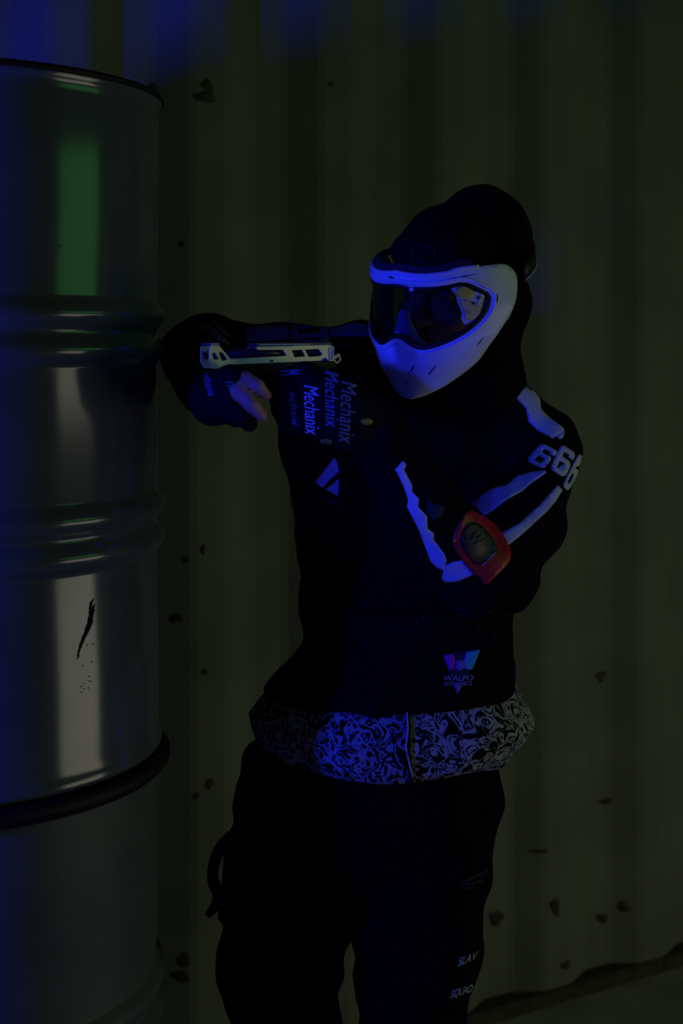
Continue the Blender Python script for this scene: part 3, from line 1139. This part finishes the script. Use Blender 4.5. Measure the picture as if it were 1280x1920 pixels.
# dense base surface used to read (angle, height) for points seen in the photo
gv, gf, guv = [], [], []
NT, NZ = 121, 80
for j in range(NZ):
    z = .04 - .265 * j / (NZ - 1)
    for i in range(NT):
        th = math.radians(-120 + 240 * i / (NT - 1))
        gv.append(mask_pt(th, z)); guv.append((th * .12, z))
for j in range(NZ - 1):
    for i in range(NT - 1):
        gf.append((j * NT + i, j * NT + i + 1, (j + 1) * NT + i + 1)); gf.append((j * NT + i, (j + 1) * NT + i + 1, (j + 1) * NT + i))
gt = BVHTree.FromPolygons(gv, gf)
def to_uv(px, py):
    d = (P(px, py, 1.0) - CAM).normalized()
    h = gt.ray_cast(CAM, d)
    p = h[0]
    fi = h[2]
    if p is None:
        q = gt.find_nearest(P(px, py, 2.06)); p = q[0]; fi = q[2]
    a, b, c = gf[fi]
    from mathutils import geometry as G
    w = G.barycentric_transform(p, gv[a], gv[b], gv[c], Vector((*guv[a], 0)), Vector((*guv[b], 0)), Vector((*guv[c], 0)))
    return (w.x, w.y)

def mirror_poly(half):
    """half outline with u >= 0, first and last on the centre line -> closed symmetric polygon"""
    h = [(0.0, half[0][1])] + [(max(u, .002), z) for u, z in half[1:-1]] + [(0.0, half[-1][1])]
    return h + [(-u, z) for u, z in reversed(h[1:-1])]

OUT = [(744, 510), (770, 515), (800, 516), (840, 511), (856, 505), (871, 502), (905, 498), (943, 493), (960, 504), (968, 519), (968, 546), (956, 590), (941, 610), (917, 645), (892, 680), (852, 711), (811, 735), (778, 750)]
HOLE = [(742, 531), (770, 537), (800, 538), (840, 534), (868, 527), (896, 538), (921, 551), (918, 575), (905, 598), (880, 621), (845, 641), (812, 653), (788, 657), (768, 649), (755, 638), (745, 634)]
ou = [to_uv(*q) for q in OUT]
ho = [to_uv(*q) for q in HOLE]
mask_out = smooth_poly(mirror_poly(ou), 1)
mask_hole = smooth_poly(mirror_poly(ho), 1)
mask = patch('goggle_mask', [mask_out], [mask_hole], mask_fn(), .006, M['shell'], person, top=.0015, bot=-.0018, label='scuffed white full face goggle mask')

def grow(poly, d):
    out = []
    n = len(poly)
    ar = sum(poly[i][0] * poly[(i + 1) % n][1] - poly[(i + 1) % n][0] * poly[i][1] for i in range(n))
    sg = 1 if ar > 0 else -1
    for i in range(n):
        a, b, c = Vector(poly[i - 1]), Vector(poly[i]), Vector(poly[(i + 1) % n])
        e1 = (b - a).normalized(); e2 = (c - b).normalized()
        nrm = (Vector((e1.y, -e1.x)) + Vector((e2.y, -e2.x)))
        nrm = nrm.normalized() * sg
        out.append((b.x + nrm.x * d, b.y + nrm.y * d))
    return out

patch('lens', [grow(mask_hole, .004)], [], mask_fn(-.006), .007, M['lens'], mask, top=.0006, bot=-.0006, label='smoked transparent lens')
def loop3(poly, off, sp=.006):
    return [mask_fn(off)(*q)[0] for q in resample(poly, sp)]
v, f = tube(loop3(grow(mask_hole, -.0025), -.003), .0042, 8, True)
pydata('lens_gasket', v, f, M['gasket'], mask, label='black rubber lens gasket')
v, f = tube(loop3(grow(mask_hole, .0055), .001), .0026, 8, True)
pydata('lens_bezel', v, f, M['shell'], mask, label='raised white bezel')
# brow rim: thick upper lip of the mask running round the forehead
half_top = ou[:6]
zt = [z for u, z in half_top]
umax = half_top[-1][0]
rim_u = [umax + .02 - (umax + .225) * i / 60 for i in range(61)]
def top_z(u):
    au = abs(u)
    for i in range(len(ou[:8]) - 1):
        if ou[i][0] <= au <= ou[i + 1][0]:
            t = (au - ou[i][0]) / max(1e-6, ou[i + 1][0] - ou[i][0])
            return ou[i][1] + (ou[i + 1][1] - ou[i][1]) * t
    return ou[0][1] if au < ou[0][0] else ou[7][1]
v, f = tube([mask_fn(-.001)(u, top_z(u) - .001)[0] for u in rim_u], .0036, 8)
pydata('brow_rim', v, f, M['shell'], mask, label='raised white brow rim')
# forehead frame going back over the beanie on both sides
def top_frame():
    V = []; fcs = []
    N = 60
    for i in range(N):
        th = math.radians(-112 + 170 * i / (N - 1))
        u = th * .12
        zz = top_z(u)
        for off, dz in ((-.003, .001), (-.004, .007), (-.010, .010), (-.015, .007), (-.012, .0)):
            V.append(mask_pt(th, zz + dz, off - .001))
    for i in range(N - 1):
        for k in range(5):
            k2 = (k + 1) % 5
            fcs.append((i * 5 + k, i * 5 + k2, (i + 1) * 5 + k2, (i + 1) * 5 + k))
    fcs.append((0, 1, 2, 3, 4)); fcs.append(tuple((N - 1) * 5 + k for k in (4, 3, 2, 1, 0)))
    o = pydata('brow_foam', V, fcs, M['foam'], mask, label='dark foam strip behind the brow rim')
    fix_normals(o)
top_frame()
mc = caster(bvh(mask), 2.0)
for _q in ([stroke(735, 521, 8, 2, .42), stroke(790, 529.5, 9, 1.8, .03), stroke(776, 528, 3, 1.4, .1)]):
    patch('brow_vent', [_q], [], mc, 4, M['scratch'], mask, top=.0006, bot=-.0003)
for _q in ([stroke(773, 691, 7, 1.8, -1.1), stroke(766, 700, 3, 1, -1), stroke(812, 692, 8, .8, -.8), stroke(806, 700, 4, .8, -.8), stroke(900, 640, 10, .5, -.9), stroke(762, 720, 9, .5, -1.2)]):
    patch('scratch', [_q], [], mc, 4, M['scratch'], mask, top=.0006, bot=-.0003)
multi_patch('seam_line', [stroke(865, 519, 30, .9, -.18), stroke(893, 531, 22, .9, .52), stroke(931, 560, 2, 9, .1)], mc, 4, M['scratch'], mask)
patch('rim_highlight', [[(763, 530), (779, 530), (777, 537), (774, 546), (768, 546), (766, 537)]], [], caster(gt, 2.0), 4, M['shell'], mask, top=.0045, bot=-.001, label='small raised white piece standing in for the rim highlight')  # modelled white patch that imitates a bright glint on the rim
# inner nose guard behind the lens
s = SDF(k=.008, h=.0022)
s.cone(hp(-.006, .128, -.066), hp(-.004, .136, -.098), .008, .017)
s.cone(hp(-.004, .134, -.094), hp(-.020, .128, -.118), .012, .014)
s.cone(hp(-.004, .134, -.094), hp(.014, .130, -.118), .012, .014)
sdf_obj('nose_guard', s, M['nose_guard'], mask, label='white nose guard inside the mask')

# sticker on the lens corner
LF = mask_fn(-.0038)
def su(pts):
    return [to_uv(x, y) for x, y in pts]
STK = [(845.5, 537), (851, 535.5), (858, 536), (865, 531), (868, 523), (873, 525), (878, 529), (880, 534), (893, 536), (904, 541), (914, 547), (913, 555), (907, 570), (904, 590), (895, 603), (886, 609), (882, 606), (871, 611), (865, 598), (867, 589), (863, 580), (859, 570), (854, 554), (846, 544)]
stick = patch('lens_sticker', [su(STK)], [], LF, .005, M['st_border'], mask, top=.0008, bot=-.0004, label='irregular pale bordered sticker')
LF2 = mask_fn(-.0028)
def sk(pts, m):
    patch('sticker_print', [su(pts)], [], LF2, .004, m, mask, top=.0005, bot=-.0003)
sk([(853, 546), (860, 539), (869, 535), (877, 537), (888, 547), (887, 557), (878, 562), (866, 560), (857, 561), (854, 553)], M['st_yellow'])
sk([(858, 563), (868, 562), (880, 564), (890, 572), (903, 578), (901, 590), (892, 600), (882, 602), (870, 600), (869, 588)], M['st_pink'])
sk([(872, 585), (880, 584), (885, 590), (883, 597), (875, 597), (871, 592)], M['st_green'])
sk([(893, 540), (905, 544), (913, 548), (910, 556), (903, 566), (896, 574), (897, 562), (903, 553), (896, 547)], M['st_pale'])
sk([(882, 536), (886, 538), (893, 546), (890, 548), (884, 543)], M['st_dark'])
LF3 = mask_fn(-.0022)
for q in ([(885, 567), (893, 568), (892, 572), (886, 571)], [(895, 558), (900, 556), (900, 561), (896, 562)], [(897, 592), (902, 589), (901, 594)]):
    patch('sticker_print', [su(q)], [], LF3, .004, M['st_dark'], mask, top=.0004, bot=-.0003)

# strap round the back of the head
pts = []
for i in range(25):
    th = math.radians(92 + 176 * i / 24)
    z = ou[10][1] + .006 + .010 * math.sin(math.pi * i / 24)
    x = (.106 + .004) * math.sin(th); y = .122 * math.cos(th) - .008
    pts.append((hp(x, y, z), hp(x, y, z + .026), hp(x * .97, y * .97, z + .026), hp(x * .97, y * .97, z)))
v = [p for q in pts for p in q]
f = []
for i in range(24):
    for k in range(4):
        k2 = (k + 1) % 4
        f.append((i * 4 + k, i * 4 + k2, (i + 1) * 4 + k2, (i + 1) * 4 + k))
f += [(0, 1, 2, 3), (99, 98, 97, 96)]
o = pydata('head_strap', v, f, M['gasket'], mask, label='black elastic strap')
fix_normals(o)
v, f = tube([p[0] for p in pts], .0014, 6)
pydata('strap_edge', v, f, M['white_print'], mask, label='pale strap edging')

# ---- gloves ---------------------------------------------------------------------
s = SDF(k=.012, h=.003)
hand(s, LH, WRL, ro=.0028)
s.cone(P(645, 760, 1.848), P(700, 812, 1.885), .034, .041)
s.cone(P(612, 745, 1.838), P(650, 770, 1.848), .022, .034)
s.cone(P(588, 720, 1.833), P(640, 740, 1.842), .017, .026)
s.cone(P(584, 770, 1.835), P(640, 775, 1.844), .017, .028)
s.cone(P(582, 794, 1.848), P(655, 806, 1.856), .018, .028)
gl = sdf_obj('glove', s, M['glove'], person, wr=.0006, wscale=2, label='black glove with rows of pale lettering gripping the pistol')
_gt = bvh(gl)
_g0 = caster(_gt, 1.84)
def glc(px, py):
    p, n = _g0(px, py)
    if p.y > 1.87 and px < 650:
        q = _gt.find_nearest(P(px, py, 1.825))
        return q[0], q[1]
    return p, n
text_patch('lettering', 'Mechanix', (640, 715), (636, 832), (668, 715), glc, M['grey_letter'], gl, shear=.35)
text_patch('lettering', 'Mechanix', (609, 694), (611, 802), (634, 694), glc, M['letter'], gl, shear=.35)
text_patch('lettering', 'Mechanix', (570, 722), (573, 814), (597, 724), glc, M['white_print'], gl, shear=.2)
text_patch('lettering', 'echani', (543, 735), (548, 796), (556, 737), glc, M['letter'], gl, shear=.2)
text_patch('lettering', 'M', (523, 705), (525, 697), (563, 701), glc, M['letter'], gl)
for (x, y) in ((611, 828), (686, 790)):
    patch('pull_tab', [blob(x, y, 11, 6, 3, 12, .1)], [], glc, 5, M['patch_yellow'], gl, top=.002, label='small yellow tab')

s = SDF(k=.012, h=.003)
hand(s, RH, WRR, ro=.0028, skip={'index': 1, 'middle': 1, 'thumb': 1})
s.cone(P(384, 730, 1.95), P(404, 753, 1.868), .036, .027)
s.cone(P(404, 753, 1.868), P(424, 758, 1.838), .025, .018)
gr_ = sdf_obj('glove', s, M['glove'], person, wr=.0006, wscale=2, label='black fingerless glove with bare fingers under the pistol muzzle')
grc = caster(bvh(gr_), 1.83)
text_patch('lettering', 'Mechanix', (377, 690), (392, 744), (391, 687), grc, M['letter'], gr_, shear=.2)
text_patch('lettering', 'nix', (424, 716), (434, 745), (439, 712), grc, M['letter'], gr_, shear=.2)

# ================================================================== PISTOL
YP = 1.885
pistol = empty('pistol', P(590, 760, YP), 'pistol with a cream skeletonised slide held level in front of the chest', 'pistol')
pistol['label'] = 'pistol with cream cut-out slide held level between both gloves'

TILT = .105 / 235
def yp(px):
    return YP + (px - 500) * TILT
_a, _b = P(385, 660, yp(385)), P(615, 660, yp(615))
PN = Vector((_b.y - _a.y, -(_b.x - _a.x), 0)).normalized() * -1      # away from the camera
def PP(x, y, off=0.0):
    return P(x, y, yp(x)) + PN * off

def plate(name, outer, holes, y0, y1, m, par=pistol, sp=12, bev=0.0, label=None):
    """flat outline in the pistol's own plane, extruded across its width"""
    tri = triangulate([outer], holes, sp)
    n = len(tri[0])
    v = [PP(x, y, y0 - YP) for x, y in tri[0]] + [PP(x, y, y1 - YP) for x, y in tri[0]]
    f = [tuple(t) for t in tri[1]] + [tuple(i + n for i in reversed(t)) for t in tri[1]]
    ed = set()
    for t in tri[1]:
        for i in range(3):
            ed.add((t[i], t[(i + 1) % 3]))
    for a, b in ed:
        if (b, a) not in ed:
            f.append((a, a + n, b + n, b))
    o = pydata(name, v, f, m, par, False, label)
    fix_normals(o)
    return o

SL = [(384, 650), (387, 648), (402, 648), (423, 673), (529, 667), (521, 655.5), (475, 656), (470, 651), (476, 650), (606, 647), (614, 649), (616, 653), (614, 677), (608, 677), (600, 670), (590, 676), (501, 680), (431, 683), (428, 688), (420, 691), (392, 691), (384, 680)]
W1 = [(388, 662), (394, 660.5), (402, 673), (392, 675)]
W2 = [(401, 661), (408, 660.5), (418, 674), (407, 677)]
W3 = [(537, 657), (557, 655.5), (563, 668), (543, 670)]
W4 = [(562, 655.5), (588, 654), (595, 664), (592, 667.5), (569, 669)]
slide = plate('slide', SL, [W1, W2, W3, W4], YP - .0125, YP - .0095, M['slide'], label='cream cut-out slide')
plate('slide', SL, [W1, W2, W3, W4], YP + .0095, YP + .0125, M['slide'])
plate('slide_top', [(470, 643), (612, 642), (615, 650), (476, 652)], [], YP - .0122, YP + .0122, M['rail'], label='dark green slide top')
plate('slide_top', [(386, 643), (404, 643), (404, 649), (386, 649)], [], YP - .011, YP + .011, M['rail'])
for k in range(3):
    plate('front_serration', [(386, 644 + k * 3), (402, 644 + k * 3), (402, 645.4 + k * 3), (386, 645.4 + k * 3)], [], YP - .0128, YP - .0105, M['hammer'])
for yy, xa, xb in ((645.5, 478, 572), (650.2, 474, 540)):
    plate('rail_line', [(xa, yy), (xb, yy - 1), (xb, yy + .4), (xa, yy + 1.4)], [], YP - .0135, YP - .011, M['hammer'], label='pale edge on the slide top')
plate('rear_plate', [(607, 652), (616, 651), (614, 677), (608, 676)], [[(609.5, 654.5), (613.5, 654), (612, 673), (609.5, 673)]], YP - .0138, YP + .0138, M['hammer'], label='pale steel rear plate')
v, f = tube([PP(392, 664), PP(604, 660)], .0062, 16)
pydata('barrel', v, f, M['barrel'], pistol, label='dark steel barrel')
plate('frame', [(430, 684), (501, 681), (590, 677), (612, 679), (624, 682), (618, 690), (600, 694), (560, 697), (430, 697)], [], YP - .0105, YP + .0105, M['gun_black'])
plate('grip', [(560, 693), (606, 689), (612, 720), (628, 800), (584, 806), (568, 740)], [], YP - .0135, YP + .0135, M['gun_black'])
v, f = tube([PP(556, 695), PP(556, 716), PP(548, 726), PP(522, 727), PP(514, 718), PP(514, 695)], .003, 8)
pydata('trigger_guard', v, f, M['gun_black'], pistol)
plate('trigger', [(540, 695), (547, 695), (544, 708), (539, 716), (537, 715), (541, 706)], [], YP - .003, YP + .003, M['gun_black'])
plate('hammer', [(618, 668), (626, 666), (633, 662), (637, 675), (629, 682), (621, 676)], [[(624, 674), (632, 668.5), (634.5, 674.5), (628.5, 679)]], YP - .004, YP + .004, M['hammer'], label='pale steel ring hammer')
plate('rear_sight', [(598, 637.5), (610, 637.5), (612, 643), (596, 643)], [], YP - .008, YP + .008, M['gun_black'])
multi = plate('pin', blob(500, 676.5, 2.6, 2.2, 1, 10, 0), [], YP - .0136, YP - .012, M['barrel'])
plate('slide_mark', [(414, 684), (426, 684), (427, 687), (416, 688)], [], YP - .0131, YP - .012, mat('orange_mark', (.5, .2, .03), .5), label='small orange mark')

# ================================================================== LIGHTS
def area(name, loc, target, sx, sy, L, col):
    l = bpy.data.lights.new(name, 'AREA')
    l.shape = 'RECTANGLE'
    l.size, l.size_y = sx, sy
    l.energy = L * math.pi * sx * sy
    l.color = col
    o = bpy.data.objects.new(name, l)
    C.objects.link(o)
    o.location = loc
    d = Vector(target) - Vector(loc)
    o.rotation_euler = d.to_track_quat('-Z', 'Y').to_euler()
    return o

# doorway glow on the right: green sign-lit upper part, pale lower part; found by
# following the reflection seen in the drum
def reflect_dir(px):
    th = math.atan((px - 640) / F)
    d = Vector((math.sin(th), math.cos(th)))
    c = Vector((DX, DY))
    b = d.dot(c)
    t = b - math.sqrt(b * b - (c.length_squared - DR * DR))
    p = d * t
    n = (p - c).normalized()
    return p, d - n * (2 * d.dot(n)), t
TD = 3.0
p_, r_, t_ = reflect_dir(148)
cen = p_ + r_ * TD
side = Vector((-r_.y, r_.x))
ws = []
for px in (112, 184):
    a, b, _ = reflect_dir(px)
    k = TD / b.dot(r_) if abs(b.dot(r_)) > .2 else TD
    k = (cen - a).dot(r_) / b.dot(r_)
    ws.append((a + b * k - cen).dot(side))
wd = abs(ws[1] - ws[0]); mid = (ws[0] + ws[1]) / 2
cen = cen + side * mid
path = t_ + TD
def hz(py):
    return CZ + (HY - py) / F * path * 1.0
def door(name, z0, z1, L, col, spread=115):
    zc = (z0 + z1) / 2
    o = area(name, (cen.x, cen.y, zc), (p_.x, p_.y, zc), wd, z1 - z0, L, col)
    o.data.spread = math.radians(spread)
    return o
door('green_door_light', hz(560), hz(165), .75, (.16, 1.0, .20), 180)
door('pale_door_light', .05, hz(850), 1.6, (1.0, .95, .76), 180)
print('DOOR', cen, wd, hz(560), hz(165), hz(850))

def spot(name, loc, target, ang, blend, W, col, rad=.05):
    l = bpy.data.lights.new(name, 'SPOT')
    l.energy = W; l.color = col; l.spot_size = math.radians(ang); l.spot_blend = blend
    l.shadow_soft_size = rad
    o = bpy.data.objects.new(name, l)
    C.objects.link(o)
    o.location = loc
    o.rotation_euler = (Vector(target) - Vector(loc)).to_track_quat('-Z', 'Y').to_euler()
    return o

spot('blue_shoulder_fill', (-.55, .10, 1.98), (.23, 1.99, 1.22), 14, .9, 45, (.012, .02, 1.0), .09)  # added fill spot for the shoulder stripes, no such lamp in the place
spot('blue_mask_fill', (-.75, .20, 1.40), (.04, 1.98, 1.36), 16, 1.0, 72, (.012, .02, 1.0), .05)  # added fill spot aimed at the mask, not a worn lamp
# blacklight tube on the left: the drum's shadow keeps it off the wall
area('blue_tube', (-2.0, .53, 1.33), (-.1, 2.0, 1.25), .10, .28, 1.0, (.010, .022, 1.0)).data.energy = 64

w = bpy.data.worlds.new('World')
bpy.context.scene.world = w
w.use_nodes = True
bg = w.node_tree.nodes['Background']
bg.inputs['Color'].default_value = (.85, 1.0, .72, 1)
bg.inputs['Strength'].default_value = .012

# ================================================================== CAMERA
cam = bpy.data.cameras.new('Camera')
cam.sensor_fit = 'AUTO'
cam.sensor_width = 36
cam.lens = 36 * F / 1920
cam.shift_y = -(960 - HY) / 1920
co = bpy.data.objects.new('Camera', cam)
C.objects.link(co)
co.location = CAM
co.rotation_euler = (math.radians(90), 0, 0)
cam.clip_start = .05
cam.dof.use_dof = True
cam.dof.focus_distance = 1.98
cam.dof.aperture_fstop = 3.5
sc_ = bpy.context.scene
sc_.camera = co
vs = sc_.view_settings
vs.view_transform = 'Standard'
vs.look = 'None'
vs.exposure = 0
vs.gamma = 1
vs.use_curve_mapping = False
